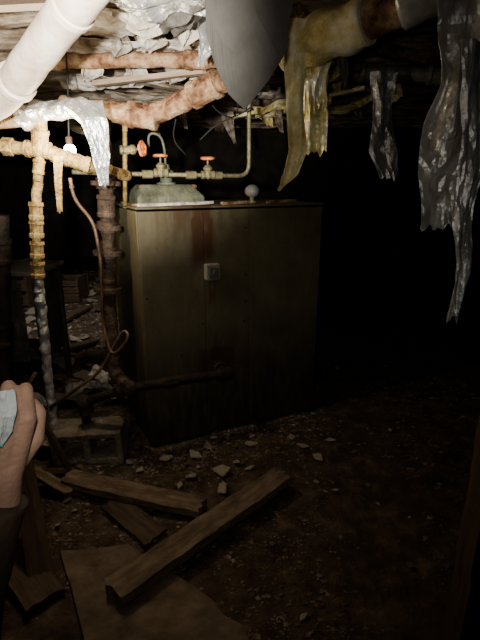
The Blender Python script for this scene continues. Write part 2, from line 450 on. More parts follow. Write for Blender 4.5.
for dx in (.10, .18, .34, .40):
    MB().lathe(BL(dx, .26, BH + .06), (0, 0, 1), [(0, .014), (.03, .014), (.032, .02), (.045, .02), (.05, .008)], 6).obj('bolt', 'rust', hd)

def valve(base, axis_up, label, s=1.0, mat='brass'):
    base = V(base)
    e = empty('gate_valve', base, label, 'valve')
    up = V(axis_up).normalized()
    sd = V((1, .3, 0)).normalized()
    MB().lathe(base - sd * .045 * s, sd, [(0, .02 * s), (.005 * s, .026 * s), (.02 * s, .026 * s), (.025 * s, .02 * s), (.045 * s, .028 * s), (.065 * s, .02 * s), (.07 * s, .026 * s), (.085 * s, .026 * s), (.09 * s, .02 * s)], 12).lathe(base, up, [(0, .024 * s), (.03 * s, .022 * s), (.032 * s, .028 * s), (.045 * s, .028 * s), (.06 * s, .014 * s)], 12).obj('valve_body', mat, e)
    MB().cyl(base + up * .05 * s, base + up * .10 * s, .006 * s, seg=10).obj('valve_stem', 'brass', e)
    c = base + up * .10 * s
    a1 = up.cross(V((.3, 1, .1))).normalized(); a2 = up.cross(a1)
    rim = MB(); pts = [c + (a1 * math.cos(t * math.pi / 10) + a2 * math.sin(t * math.pi / 10)) * .036 * s * (1 + .1 * math.cos(t * math.pi / 2)) for t in range(21)]
    rim.tube(pts, .009 * s, 8)
    for t in (0, 5, 10, 15): rim.cyl(c, pts[t], .005 * s, seg=8)
    rim.lathe(c - up * .008 * s, up, [(0, .011 * s), (.016 * s, .011 * s)], 10)
    rim.obj('handwheel', 'red', e, label='red painted handwheel')
    return e

sl = empty('gas_supply_line', R(150, 178, 2.70), 'thin yellowed steel supply line bending up to the ceiling', 'pipe')
sA = R(72, 172, 2.55); sB = R(128, 174, 2.62); sC = R(249, 176, 2.85); sD = R(249, 95, 2.85)
MB().tube([sA, sB, sC, sD, V((sD.x - .03, sD.y + .05, 2.2))], .012, 12, .07).obj('pipe_run', 'brass', sl)
for t in (.15, .5, .72):
    p = sB.lerp(sC, t)
    MB().lathe(p, sC - sB, [(-.03, .017), (-.028, .022), (.028, .022), (.03, .017)], 8).obj('coupling', 'brass', sl)
valve(R(161, 173, 2.68), (0, 0, 1), 'brass gate valve with an orange-red handwheel on the thin line', .9)
valve(R(208, 175, 2.76), (0, -.1, 1), 'brass gate valve with a red handwheel above the cabinet edge', .9)
valve(R(127, 150, 2.6), (1, -.3, .05), 'brass valve with red handwheel facing sideways', .9)

g = empty('float_gauge', R(252, 202, 2.92), 'small round pale glass gauge standing on the boiler top', 'gauge')
gp = R(252, 191, 2.92)
MB().ball(gp, .045, (1, 1, .85), sub=3).obj('gauge_globe', 'glass', g)
MB().lathe(V((gp.x, gp.y, BH)), (0, 0, 1), [(0, .028), (.012, .028), (.014, .014), (gp.z - BH - .02, .014)], 12).obj('gauge_stem', 'brass', g)

for (a, c, w, m, lab) in ((.30, .42, .07, 'plaster', 'flake of pale plaster lying on the boiler top'), (.50, .66, .06, 'rust', 'rusty metal strip lying on the boiler top'), (.78, .98, .05, 'rust', 'brown debris flake lying on the boiler top'), (.02, .28, .06, 'plaster', 'long pale plaster scrap along the boiler top edge')):
    board('debris_flake', BL(a, .05, BH + .010), BL(c, .08, BH + .014), w, .014, m, lab, 'debris')

# ------------------------------------------------------------------ overhead and left pipework
P1 = empty('insulated_pipe', R(8, 98, 2.0), 'thick white painted insulated pipe running under the joists', 'pipe')
a0 = R(-90, 150, 2.15); a1 = R(4, 98, 2.0); a2 = R(112, -46, 1.42)
MB().tube([a0, a1, a2], .062, 28, .10, .02, jit=.004).obj('pipe_jacket', 'whitepipe', P1)
MB().lathe(a1.lerp(a2, .16), a2 - a1, [(-.012, .064), (-.01, .073), (.012, .073), (.016, .064)], 28).obj('pipe_band', 'whitepipe', P1)
MB().lathe(a1.lerp(a2, .72), a2 - a1, [(-.012, .064), (-.01, .069), (.012, .069), (.016, .064)], 28).obj('pipe_band', 'whitepipe', P1)

def pipe(name, label, pts, r, mat, fillet=.06, jit=0, fits=(), seg=18, fm=None):
    e = empty(name, V(pts[0]), label, 'pipe')
    MB().tube(pts, r, seg, fillet, .015 if jit else None, jit=jit, jsc=22).obj('pipe_run', mat, e)
    for (i, t, k) in fits:
        p = V(pts[i]).lerp(V(pts[i + 1]), t); d = V(pts[i + 1]) - V(pts[i])
        if k == 'c':
            MB().lathe(p, d, [(-r * 1.5, r * 1.02), (-r * 1.45, r * 1.25), (-r, r * 1.3), (-r * .8, r * 1.18), (r * .8, r * 1.18), (r, r * 1.3), (r * 1.45, r * 1.25), (r * 1.5, r * 1.02)], 18).obj('coupling', fm or mat, e)
        elif k == 'C':
            MB().lathe(p, d, [(-r * 1.9, r * 1.02), (-r * 1.85, r * 1.6), (-r * 1.2, r * 1.7), (-r, r * 1.45), (r * .8, r * 1.45), (r, r * 1.7), (r * 1.85, r * 1.6), (r * 1.9, r * 1.02)], 8).obj('coupling', fm or mat, e)
        elif k == 'f':
            MB().lathe(p, d, [(-.03, r * 1.05), (-.028, r * 1.3), (-.012, r * 1.35), (-.011, r * 2), (.011, r * 2), (.012, r * 1.35), (.028, r * 1.3), (.03, r * 1.05)], 24).obj('flange', fm or mat, e)
        elif k == 'h':
            MB().lathe(p, d, [(-r * .9, r * 1.02), (-r * .8, r * 1.4), (r * .8, r * 1.4), (r * .9, r * 1.02)], 6).obj('union_nut', fm or mat, e)
        elif k == 't':
            MB().lathe(p, d, [(-r * 2, r * 1.05), (-r * 1.95, r * 1.35), (-r * 1.3, r * 1.35), (-r * 1.2, r * 1.2), (r * 1.2, r * 1.2), (r * 1.3, r * 1.35), (r * 1.95, r * 1.35), (r * 2, r * 1.05)], 18).ball(p, r * 1.35).obj('tee_fitting', fm or mat, e)
    return e

pipe('overhead_pipe', 'grey-brown iron pipe slung under the joists', [R(20, 62, 2.65), R(120, 60, 2.6), R(222, 60, 2.5)], .036, 'rust', .05, .006, [(0, .3, 'c'), (1, .75, 'c')])
pipe('overhead_pipe', 'thick rusty tan pipe with couplings bending across the room', [R(62, 106, 2.55), R(152, 117, 2.5), R(208, 88, 2.35), R(310, 42, 2.10)], .050, 'rust', .12, .008, [(0, .9, 'c'), (1, .95, 'c'), (2, .5, 'c')])
pipe('overhead_pipe', 'thin rusty pipe crossing close beneath the ceiling', [R(105, 44, 2.9), R(240, 70, 3.1)], .02, 'rust', .05, .002, [(0, .5, 'c')])
pipe('overhead_pipe', 'dark rusted pipe crossing under the far joists', [R(120, 98, 3.5), R(330, 104, 3.7)], .03, 'darkrust', .05, .002, [(0, .5, 'c')])
P4 = empty('insulated_pipe', R(300, 46, 2.12), 'fat yellowed insulated pipe with torn wrap under the ceiling', 'pipe')
q0 = R(286, 54, 2.12); q1 = R(368, 20, 1.90); q2 = R(402, 5, 1.83); q3 = R(540, -54, 1.6)
MB().tube([q0, q1], .080, 28, 0, .015, rf=lambda t: .88 + .2 * min(1, t * 4), jit=.018, jsc=12).obj('pipe_insulation', 'fiber', P4)
MB().tube([q1.lerp(q0, .1), q2.lerp(q3, .1)], .066, 24, 0, .02, jit=.006).obj('bare_pipe', 'rust', P4)
MB().tube([q2, q3], .076, 24, 0, .015, jit=.008, jsc=10).obj('pipe_insulation', 'plastic', P4)

yA = R(-40, 142, 2.3); yB = R(40, 150, 2.3); yC = R(78, 162, 2.35); yD = R(128, 176, 2.6)
pipe('branch_pipe', 'yellow painted iron branch pipe with tee fittings', [yA, yB, yC, yD], .029, 'yellow', .04, .004, [(0, .6, 'h'), (0, .98, 't'), (1, .55, 'c'), (1, .98, 't'), (2, .5, 'h')], fm='yellow')
pipe('riser_pipe', 'yellowed riser pipe above the branch tee', [yB, R(40, 122, 2.28), R(40, 112, 2.27)], .032, 'yellow', .03, .004, [(0, .35, 'c')])
pipe('riser_pipe', 'yellow painted drop pipe with chunky couplings', [yB, R(36, 205, 2.3), R(38, 278, 2.3)], .022, 'yellow', .03, .006, [(0, .3, 'c'), (1, .08, 'C'), (1, .32, 'C'), (1, .6, 'C'), (1, .88, 'C')])
f0 = R(38, 272, 2.3); f1 = R(44, 330, 2.3); f2 = R(50, 395, 2.3)
P5 = empty('foil_wrapped_pipe', V((f2.x, f2.y, 0)), 'foil wrapped vertical pipe standing on the floor', 'pipe')
MB().tube([f0, f1, f2, V((f2.x, f2.y, 0))], .026, 18, .05, .012, jit=.020, jsc=16, crease=True).obj('foil_jacket', 'plastic', P5)
pipe('riser_pipe', 'dark rusted pipe standing beside the stand', [R(0, 215, 2.5), R(4, 380, 2.5), V((R(4, 380, 2.5).x, 2.5, 0))], .045, 'blackiron', .03, .003, [(0, .2, 'c'), (0, .7, 'c')])
m0 = R(103, 120, 2.5); m1 = R(106, 190, 2.5); m2 = R(108, 292, 2.5)
pipe('flanged_pipe', 'heavy rusted vertical pipe with flanges', [m0, m1, m2, R(116, 375, 2.42), p_e], .038, 'darkrust', .05, .006, [(0, .9, 'f'), (1, .15, 'c'), (1, .35, 'f'), (1, .60, 'f'), (1, .80, 'c'), (1, .97, 'f')])
pipe('small_pipe', 'thin yellowed vertical pipe beside the cabinet', [R(125, 118, 2.62), R(125, 208, 2.62)], .012, 'yellow', .03, 0, [(0, .1, 'c'), (0, .6, 'c')])
pipe('copper_tube', 'thin bent copper tube looping down to the floor', [R(70, 178, 2.3), R(74, 200, 2.3), R(94, 222, 2.3), R(101, 262, 2.3), R(103, 325, 2.28), R(112, 358, 2.2), R(130, 338, 2.2), R(124, 328, 2.25), R(100, 372, 2.2), R(50, 408, 2.1)], .0085, 'copper', .06, 0, [(0, .4, 'h')], 10)
P6 = empty('foil_wrapped_pipe', R(25, 118, 2.25), 'horizontal pipe section wrapped in crumpled silver foil', 'pipe')
MB().tube([R(20, 122, 2.25), R(34, 112, 2.25), R(70, 108, 2.25), R(98, 112, 2.25)], .046, 22, .05, .012, jit=.032, jsc=14, crease=True).obj('foil_jacket', 'foil', P6)
MB().tube([R(-30, 125, 2.28), R(22, 120, 2.25)], .03, 18, 0, .03, jit=.003).obj('pipe_run', 'rust', P6)

def wpx(w, D): return w / FOC * D
sheet('hanging_foil', [R(82, 100, 2.16), R(94, 118, 2.12), R(100, 150, 2.13), R(104, 186, 2.15)], [wpx(36, 2.15), wpx(26, 2.15), wpx(16, 2.15), wpx(9, 2.15)], 'foil', 'torn silver foil strip hanging from the wrapped pipe', 'foil', .2, .014, seed=1)
sheet('hanging_foil', [R(58, 156, 2.26), R(58, 180, 2.27), R(60, 212, 2.27)], [wpx(9, 2.2), wpx(7, 2.2), wpx(5, 2.2)], 'yellow', 'narrow yellow insulation strip hanging off the branch pipe', 'insulation', .2, .004, seed=2)
sheet('hanging_insulation', [R(299, 18, 1.98), R(295, 60, 1.97), R(295, 110, 1.99), R(298, 150, 2.0), R(291, 174, 2.0), R(279, 190, 1.98)], [wpx(26, 2.04), wpx(19, 2.04), wpx(16, 2.04), wpx(17, 2.04), wpx(15, 2.0), wpx(3, 2.04)], 'fiber', 'long torn cream-yellow insulation strip dangling from the pipe', 'insulation', .15, .007, .08, seed=3, crumple=.25)
sheet('hanging_insulation', [R(322, 44, 2.08), R(315, 80, 2.08), R(315, 120, 2.10), R(314, 153, 2.10)], [wpx(26, 2.12), wpx(19, 2.12), wpx(24, 2.12), wpx(22, 2.12)], 'fibersilver', 'crinkled silver-yellow insulation flap hanging from the pipe', 'insulation', -.2, .018, .10, seed=7)
sheet('hanging_insulation', [R(340, 20, 1.98), R(343, 60, 2.0), R(346, 85, 2.0)], [wpx(22, 2), wpx(14, 2), wpx(4, 2)], 'flap', 'short brown scrap of wrap hanging from the pipe', 'insulation', .5, .01, seed=5)
sheet('hanging_plastic', [R(384, 72, 2.95), R(384, 110, 2.95), R(383, 150, 2.95), R(390, 178, 2.95)], [wpx(26, 2.95), wpx(20, 2.95), wpx(28, 2.95), wpx(22, 2.95)], 'plastic', 'grey crumpled plastic strip hanging from the dark pipe', 'plastic sheet', .3, .018, .12, seed=6)
sheet('hanging_plastic', [R(472, -60, 1.6), R(466, 20, 1.7), R(460, 80, 1.7), R(453, 125, 1.7), R(443, 175, 1.7), R(439, 228, 1.7)], [wpx(54, 1.7), wpx(46, 1.7), wpx(32, 1.7), wpx(50, 1.7), wpx(46, 1.7), wpx(36, 1.7)], 'plastic', 'wide dusty white foil-like sheet hanging in folds', 'plastic sheet', -.2, .024, .14, seed=8, fsc=5, crumple=.3)
sheet('hanging_plastic', [R(478, 40, 1.62), R(474, 150, 1.62), R(464, 215, 1.62), R(464, 265, 1.62), R(454, 320, 1.62)], [wpx(34, 1.6), wpx(24, 1.6), wpx(22, 1.6), wpx(22, 1.6), wpx(14, 1.6)], 'plastic', 'long ragged white plastic strip with twisted tail', 'plastic sheet', .4, .016, .14, seed=9, fsc=6, crumple=.3)
def flap():
    out = [(203, -90), (204, -10), (206, 34), (214, 61), (222, 76), (228, 90), (236, 95), (245, 106), (254, 92), (268, 80), (276, 66), (287, 50), (288, 26), (294, 0), (297, -90)]
    D = 1.55
    pts = [R(a, b_, D) for a, b_ in out]
    pts[0] = V((pts[1].x, D, 2.325)); pts[-1] = V((pts[-2].x, D, 2.325))
    bm = bmesh.new()
    vs = [bm.verts.new(p) for p in pts]; bm.faces.new(vs)
    bmesh.ops.triangulate(bm, faces=bm.faces[:])
    bmesh.ops.subdivide_edges(bm, edges=bm.edges[:], cuts=3, use_grid_fill=True)
    b = MB(); q = []
    bm.verts.ensure_lookup_table(); bm.verts.index_update()
    for v in bm.verts:
        p = v.co.copy()
        # two planar facets meeting in a slanted crease, plus a folded lower corner
        d1 = (p.x - .05) + (p.z - 1.95) * .35
        p.y += abs(d1) * .22 + max(0, 1.88 - p.z) * .35 + .006 * noise.noise(p * 9)
        q.append(p)
    b.add(q, [[v.index for v in f.verts] for f in bm.faces], False); bm.free()
    b.obj('metal_flap', 'flap', solid=.002, label='dark grey creased pointed sheet hanging from the joists', category='sheet metal')
flap()

pipe('dark_pipe', 'dull grey pipe crossing the dark side of the cellar', [R(360, 72, 3.1), R(420, 74, 3.05), R(520, 84, 2.9), V((3.98, 2.6, 2.0))], .045, 'plate', .05, .004, [(0, .2, 'c'), (1, .2, 'c')])
pipe('dark_pipe', 'dark pipe dropping from the ceiling', [V((R(345, 30, 3.0).x, 3.0, 2.33)), R(352, 72, 3.0), R(300, 88, 3.2)], .025, 'darkrust', .06, .003, [(0, .5, 'c')])

def ceil_sheet(pa, pb, w, mat, label, seed, ang, amp=.02):
    sheet('ceiling_scrap', [pa, pa.lerp(pb, .3) + V((0, 0, -.02)), pa.lerp(pb, .7) + V((0, 0, .01)), pb], [w, w * 1.2, w * .8, w * .6], mat, label, 'ceiling debris', ang, amp, .45, seed=seed, fsc=5)
ceil_sheet(R(60, 24, 2.3), R(215, 10, 2.15), .30, 'plaster', 'peeling white ceiling scrap sagging between joists', 21, 1.4)
ceil_sheet(R(50, 46, 2.62), R(212, 44, 2.5), .26, 'plaster', 'torn pale ceiling liner sagging under the joists', 22, 1.5)
ceil_sheet(R(60, 80, 3.0), R(205, 76, 2.9), .24, 'plaster', 'broken pale ceiling liner above the rusty pipe', 29, 1.5, .03)
ceil_sheet(R(110, 94, 3.2), R(290, 96, 3.3), .22, 'ceil', 'brown lath scrap hanging below the joists', 23, 1.5)
ceil_sheet(R(110, 0, 1.85), R(205, 4, 1.75), .20, 'foil', 'crumpled foil scrap stuck between the joists', 24, 1.3)
ceil_sheet(R(170, 30, 2.1), R(212, -4, 1.7), .10, 'plate', 'grey paper scrap curling from the joists', 27, .6)
ceil_sheet(R(120, 14, 2.0), R(180, 24, 2.1), .09, 'plaster', 'small white flake hanging off the ceiling', 28, 1.0, .04)
ceil_sheet(R(255, 112, 3.6), R(330, 96, 3.4), .3, 'fiber', 'yellowed insulation scrap under the far joists', 25, 1.5, .04)
ceil_sheet(R(320, 108, 3.6), R(400, 92, 3.5), .3, 'fiber', 'dim yellow insulation batt between far joists', 26, 1.5, .04)
ceil_sheet(R(296, 30, 2.6), R(440, 60, 2.7), .22, 'darkrust', 'dark torn liner sagging above the insulated pipe', 33, 1.5, .03)
for i, (a, b0_, b1_, D, w, m) in enumerate(((150, 100, 134, 4.2, 14, 'joist'), (178, 96, 128, 3.9, 10, 'ceil'), (226, 100, 142, 4.0, 12, 'ceil'), (262, 104, 126, 3.8, 20, 'fiber'), (274, 96, 132, 3.5, 8, 'joist'), (352, 96, 118, 4.0, 16, 'ceil'), (135, 102, 128, 4.4, 22, 'joist'), (212, 104, 131, 4.4, 26, 'darkrust'), (330, 60, 92, 3.4, 18, 'fiber'), (86, 120, 140, 4.4, 30, 'joist'))):
    top = R(a, b0_, D); top.z = 2.2
    sheet('ceiling_scrap', [top, R(a + 3, (b0_ + b1_) / 2, D - .05), R(a + 8, b1_, D)], [wpx(w, D), wpx(w * 1.1, D), wpx(w * .3, D)], m, 'ragged scrap of liner dangling from a far joist', 'ceiling debris', .4, .02, .5, seed=50 + i, fsc=5)
for i, (a, b0_, b1_, D, w, m) in enumerate(((205, 30, 62, 2.2, 14, 'foil'), (186, 22, 46, 2.2, 18, 'plaster'), (150, 30, 52, 2.45, 20, 'plaster'), (118, 36, 56, 2.5, 14, 'ceil'), (132, 66, 84, 2.9, 18, 'plaster'), (172, 64, 82, 2.8, 14, 'ceil'), (88, 62, 80, 2.8, 16, 'plaster'), (302, 6, 26, 2.2, 16, 'joist'), (330, 60, 86, 3.0, 14, 'fiber'))):
    top = R(a, b0_, D); top.z = 2.2
    sheet('ceiling_scrap', [top, R(a + 5, (b0_ + b1_) / 2, D - .06), R(a - 4, b1_, D - .02)], [wpx(w, D), wpx(w * 1.2, D), wpx(w * .4, D)], m, 'peeling pale flap of liner hanging between joists', 'ceiling debris', .5, .02, .5, seed=80 + i, fsc=6)
board('ceiling_board', R(-30, 6, 1.85), R(118, 0, 1.95), .16, .02, 'tanboard', 'pale tan board nailed up under the joists', 'board', up=(0, -.5, 1))
board('ceiling_board', R(120, 78, 3.0), R(235, 100, 3.2), .08, .02, 'joist', 'loose brown lath hanging from a joist', 'board')
board('ceiling_board', R(215, 92, 3.4), R(330, 70, 3.0), .06, .02, 'joist', 'loose splintered lath hanging from a joist', 'board')
board('ceiling_board', R(95, 84, 2.8), R(205, 72, 2.7), .05, .025, 'tanboard', 'pale narrow batten lodged above the pipes', 'board')
board('ceiling_board', R(140, 92, 3.6), R(300, 122, 4.0), .07, .02, 'joist', 'sagging lath slanting down from the far joists', 'board')
board('ceiling_board', R(232, 118, 3.6), R(365, 88, 3.3), .05, .02, 'fiber', 'thin yellowed lath sagging under the far joists', 'board')
def cable(pts, label, r=.004):
    MB().tube(pts, r, 8, .08).obj('cable', 'cable', label=label, category='cable')
cable([R(205, 92, 2.5), R(216, 112, 2.6), R(236, 120, 2.7), R(240, 95, 2.8)], 'thin black cable drooping from the overhead pipe')
cable([R(176, 118, 2.6), R(172, 140, 2.7), R(186, 155, 2.75)], 'thin black cable hanging above the header')
cable([R(262, 92, 2.6), R(250, 110, 2.7), R(215, 125, 2.8), R(200, 140, 2.8)], 'thin cable slung from pipe to header')

# added bulb just above the branch pipe, standing in for the glare there
bp_ = R(70, 150, 2.38)
bu = empty('added_glare_bulb', bp_, 'added glowing bulb standing in for the glare on the branch pipe', 'glare stand-in')
MB().ball(bp_, .026, (1.1, 1, 1.1), sub=3).obj('glare_bulb_glass', 'bulb', bu)
MB().lathe(bp_ + V((0, 0, .022)), (0, 0, 1), [(0, .014), (.02, .016), (.035, .016), (.04, .01)], 14).obj('glare_bulb_socket', 'darkrust', bu)
MB().tube([bp_ + V((0, 0, .05)), bp_ + V((0, .06, .3)), V((bp_.x, bp_.y + .1, 2.2))], .004, 8, .05).obj('glare_bulb_cord', 'cable', bu)

# ------------------------------------------------------------------ old stand at the left
st = empty('metal_stand', V((-1.62, 3.2, 0)), 'dark battered metal stand with sheet sides', 'stand')
sx0, sx1, sy0, sy1 = -1.76, -1.38, 3.05, 3.45
for (x, yy) in ((sx0, sy0), (sx1, sy0), (sx0, sy1), (sx1, sy1)):
    MB().box((x, yy, .45), (.04, .04, .9)).obj('leg', 'stand', st, bevel=.004)
MB().box(((sx0 + sx1) / 2, (sy0 + sy1) / 2, .91), (.46, .48, .03)).obj('stand_top', 'plate', st, bevel=.005)
MB().box(((sx0 + sx1) / 2, (sy0 + sy1) / 2, .30), (.38, .40, .02)).obj('shelf', 'stand', st, bevel=.003)
MB().box((sx0 + .15, sy0, .58), (.26, .012, .62)).obj('side_plate', 'stand', st, bevel=.003)
MB().box((sx1, (sy0 + sy1) / 2, .58), (.012, .36, .62)).obj('side_plate', 'stand', st, bevel=.003)
for k, (x, yy, w, h, lab) in enumerate(((-2.9, 5.6, .7, .6, 'dark crate standing on the far rubble'), (-2.25, 6.0, .35, .3, 'small dark box half buried in far rubble'))):
    e = empty('crate', (x, yy, 0), lab, 'crate')
    MB().box((x, yy, .01), (w, .4, .03)).obj('crate_base', 'wood2', e)
    for zz in (.2, .5, .8):
        for sy_ in (-.2, .2):
            MB().box((x, yy + sy_, h * zz), (w, .02, h * .22)).obj('slat', 'wood2', e, bevel=.003)
    for sx_ in (-1, 1):
        MB().box((x + sx_ * (w / 2 - .02), yy, h / 2), (.03, .38, h)).obj('crate_end', 'wood2', e, bevel=.003)

def block(loc, rz, label):
    L_, H_, D_ = .39, .19, .19
    xs = [-L_ / 2, -L_ / 2 + .035, -.018, .018, L_ / 2 - .035, L_ / 2]; zs = [0, .035, H_ - .035, H_]
    b = MB(); vs = []; fs = []
    for yy in (-D_ / 2, D_ / 2):
        for z in zs:
            for x in xs: vs.append((x + .008 * nz((x, yy, z), 30), yy + .008 * nz((x, yy, z), 30, 3), z + .008 * nz((x, yy, z), 30, 7)))
    def I(k, j, i): return k * 24 + j * 6 + i
    for j in range(3):
        for i in range(5):
            if j == 1 and i in (1, 3): continue
            fs.append((I(0, j, i), I(0, j, i + 1), I(0, j + 1, i + 1), I(0, j + 1, i)))
            fs.append((I(1, j, i), I(1, j + 1, i), I(1, j + 1, i + 1), I(1, j, i + 1)))
    for i in range(5):
        fs.append((I(0, 0, i), I(1, 0, i), I(1, 0, i + 1), I(0, 0, i + 1)))
        fs.append((I(0, 3, i), I(0, 3, i + 1), I(1, 3, i + 1), I(1, 3, i)))
    for j in range(3):
        fs.append((I(0, j, 0), I(0, j + 1, 0), I(1, j + 1, 0), I(1, j, 0)))
        fs.append((I(0, j, 5), I(1, j, 5), I(1, j + 1, 5), I(0, j + 1, 5)))
    for i in (1, 3):
        fs.append((I(0, 1, i), I(0, 1, i + 1), I(1, 1, i + 1), I(1, 1, i)))
        fs.append((I(0, 2, i), I(1, 2, i), I(1, 2, i + 1), I(0, 2, i + 1)))
        fs.append((I(0, 1, i), I(1, 1, i), I(1, 2, i), I(0, 2, i)))
        fs.append((I(0, 1, i + 1), I(0, 2, i + 1), I(1, 2, i + 1), I(1, 1, i + 1)))
    b.add(vs, fs)
    o = b.obj('concrete_block', 'concrete', local=True, bevel=.008, label=label, category='concrete block')
    o.location = loc; o.rotation_euler = (.03, -.03, rz)
    return o
pb = FL(88, 462)
block((pb.x, pb.y + .08, -.005), .06, 'hollow two-core concrete block lying by the boiler')

# ------------------------------------------------------------------ boards on the floor
board('wood_plank', FL(66, 478, .05), FL(202, 508, .035), .11, .035, 'wood', 'short brown timber plank lying on rubble')
board('wood_plank', FL(112, 594, .055), FL(282, 476, .06), .115, .045, 'wood', 'long dirty timber plank lying diagonally on the floor')
board('wood_plank', R(20, 452, 1.72), FL(42, 575, .02), .09, .022, 'wood2', 'dark board leaning against the debris pile', up=(.5, -1, .3))
board('wood_plank', FL(30, 470, .10), FL(70, 492, .03), .06, .02, 'wood', 'short broken lath beside the plank')
board('wood_plank', FL(-10, 520, .04), FL(45, 600, .02), .14, .02, 'wood2', 'damp dark board flat on the floor')
board('wood_plank', FL(112, 502, .015), FL(156, 538, .015), .12, .014, 'wood2', 'broken square of thin board on the floor')
board('wood_plank', R(28, 395, 2.1), FL(70, 470, .02), .05, .02, 'wood2', 'thin lath leaning among the pipes')
board('wood_plank', FL(-25, 470, .02), R(40, 420, 2.1), .12, .02, 'wood2', 'dark broken board lying on the clutter')
board('wood_plank', FL(0, 430, .02), R(34, 375, 2.6), .08, .02, 'wood', 'splintered board leaning by the dark pipe')
board('wood_plank', FL(48, 402, .02), FL(100, 385, .06), .07, .02, 'wood', 'pale splintered board lying behind the block')
board('wood_plank', FL(60, 352, .04), FL(96, 340, .03), .09, .03, 'wood2', 'short board lying on the far rubble')
board('wood_plank', FL(62, 320, .04), FL(88, 306, .03), .12, .03, 'wood2', 'dark board lying on the far rubble')
def prism(name, pts, z0, z1, mat, label, cat):
    n = len(pts); b = MB()
    vs = [(p.x, p.y, z0) for p in pts] + [(p.x, p.y, z1) for p in pts]
    b.add(vs, [tuple(reversed(range(n))), tuple(range(n, 2 * n))] + [(i, (i + 1) % n, n + (i + 1) % n, n + i) for i in range(n)])
    return b.obj(name, mat, bevel=.003, label=label, category=cat)
prism('plywood_sheet', [FL(96, 690), FL(250, 645), FL(243, 628), FL(224, 618), FL(214, 604), FL(196, 590), FL(168, 572), FL(146, 560), FL(128, 546), FL(96, 552), FL(60, 553), FL(66, 575), FL(72, 592)], .004, .016, 'ply', 'broken sheet of plywood lying flat on the floor', 'plywood')

board('wood_post', V((.665, 1.02, -.02)), V((.665, 1.02, 2.18)), .10, .09, 'post', 'dark brown timber post from floor to joist', 'post', up=(0, 1, 0))

for i, (a, b_, w, m) in enumerate(((92, 388, .16, 'paper'), (66, 400, .14, 'plate'), (24, 404, .16, 'paper'), (40, 446, .12, 'flake'), (118, 398, .10, 'paper'), (20, 388, .12, 'stand'))):
    p = FL(a, b_, .05)
    sheet('sheet_scrap', [p + V((-.10, -.03, .05)), p + V((-.02, .02, .02)), p + V((.06, .0, .04)), p + V((.13, .04, -.03))], [w * .6, w, w * .9, w * .4], m, 'crumpled pale scrap of sheeting lying among pipe clutter', 'scrap', 1.3, .022, .4, seed=120 + i, fsc=7)

# ------------------------------------------------------------------ rubble
def chunk_mesh(seed, flat):
    rnd = random.Random(seed); n = rnd.randint(5, 7)
    bm = bmesh.new()
    ang = [6.283 * (k + rnd.uniform(-.35, .35)) / n for k in range(n)]
    rr = [rnd.uniform(.55, 1.1) for _ in range(n)]
    lo_ = [bm.verts.new((math.cos(a) * r, math.sin(a) * r * .8, -flat * .5)) for a, r in zip(ang, rr)]
    hi_ = [bm.verts.new((math.cos(a) * r * .96, math.sin(a) * r * .77, flat * .5 * rnd.uniform(.9, 1.1))) for a, r in zip(ang, rr)]
    bm.faces.new(list(reversed(lo_))); bm.faces.new(hi_)
    for i in range(n): bm.faces.new((lo_[i], lo_[(i + 1) % n], hi_[(i + 1) % n], hi_[i]))
    bmesh.ops.triangulate(bm, faces=bm.faces[:])
    bmesh.ops.subdivide_edges(bm, edges=bm.edges[:], cuts=2)
    for v in bm.verts:
        v.co += V((nz(v.co, 4, seed), nz(v.co, 4, seed + 5), nz(v.co, 3, seed + 9) * .25)) * .16
    me = bpy.data.meshes.new('rubble'); bm.to_mesh(me); bm.free()
    me.materials.append(M['chip' if seed % 4 else 'flake']); return me
tmpl = [chunk_mesh(i, (.12, .18, .10, .25)[i % 4]) for i in range(8)]
proto = []
for i, me in enumerate(tmpl):
    o = bpy.data.objects.new('rubble_piece', me); proto.append(o)
spots = []
for k in range(60):
    s_ = random.uniform(-.1, 1.1)
    p = BL(s_, -.05 - abs(random.gauss(0, .14)), 0); spots.append((p.x, p.y, random.uniform(.010, .030), None))
for k in range(35):
    spots.append((random.uniform(.3, 1.6), random.uniform(2.0, 4.0), random.uniform(.01, .026), None))
for k in range(40):
    spots.append((random.uniform(-1.1, 1.0), random.uniform(1.25, 2.4), random.uniform(.007, .022), None))
for k in range(95):
    spots.append((random.uniform(-2.6, -.75), random.uniform(3.2, 7.2), random.uniform(.03, .12), random.choice((0, 4, None))))
for k in range(26):
    p = FL(random.uniform(0, 120), random.uniform(395, 500)); spots.append((p.x, p.y, random.uniform(.012, .04), None))
for a, b_, r in ((222, 471, .055), (222, 490, .05), (192, 476, .035), (250, 444, .05), (165, 458, .045), (195, 455, .045), (318, 457, .035), (303, 446, .035), (303, 617, .022), (141, 572, .025), (336, 490, .022), (180, 485, .03), (140, 470, .03), (250, 468, .03), (330, 440, .03), (292, 437, .03), (390, 430, .025), (130, 462, .03), (236, 462, .035), (208, 446, .035)):
    p = FL(a, b_); spots.append((p.x, p.y, r, 4))
for i, (x, yy, r, kk) in enumerate(spots):
    src = proto[random.randrange(8) if kk is None else kk]
    o = src.copy()
    bpy.context.collection.objects.link(o)
    o.location = (x, yy, r * .10); o.scale = (r * random.uniform(.8, 1.4), r * random.uniform(.7, 1.3), r * 1.2)
    o.rotation_euler = (random.uniform(-.35, .35), random.uniform(-.35, .35), random.uniform(0, 6.28))
    o['label'] = 'broken flake of plaster rubble lying on the dirt floor'; o['category'] = 'rubble'; o['group'] = 'plaster rubble on the floor'
for o in proto: bpy.data.objects.remove(o)

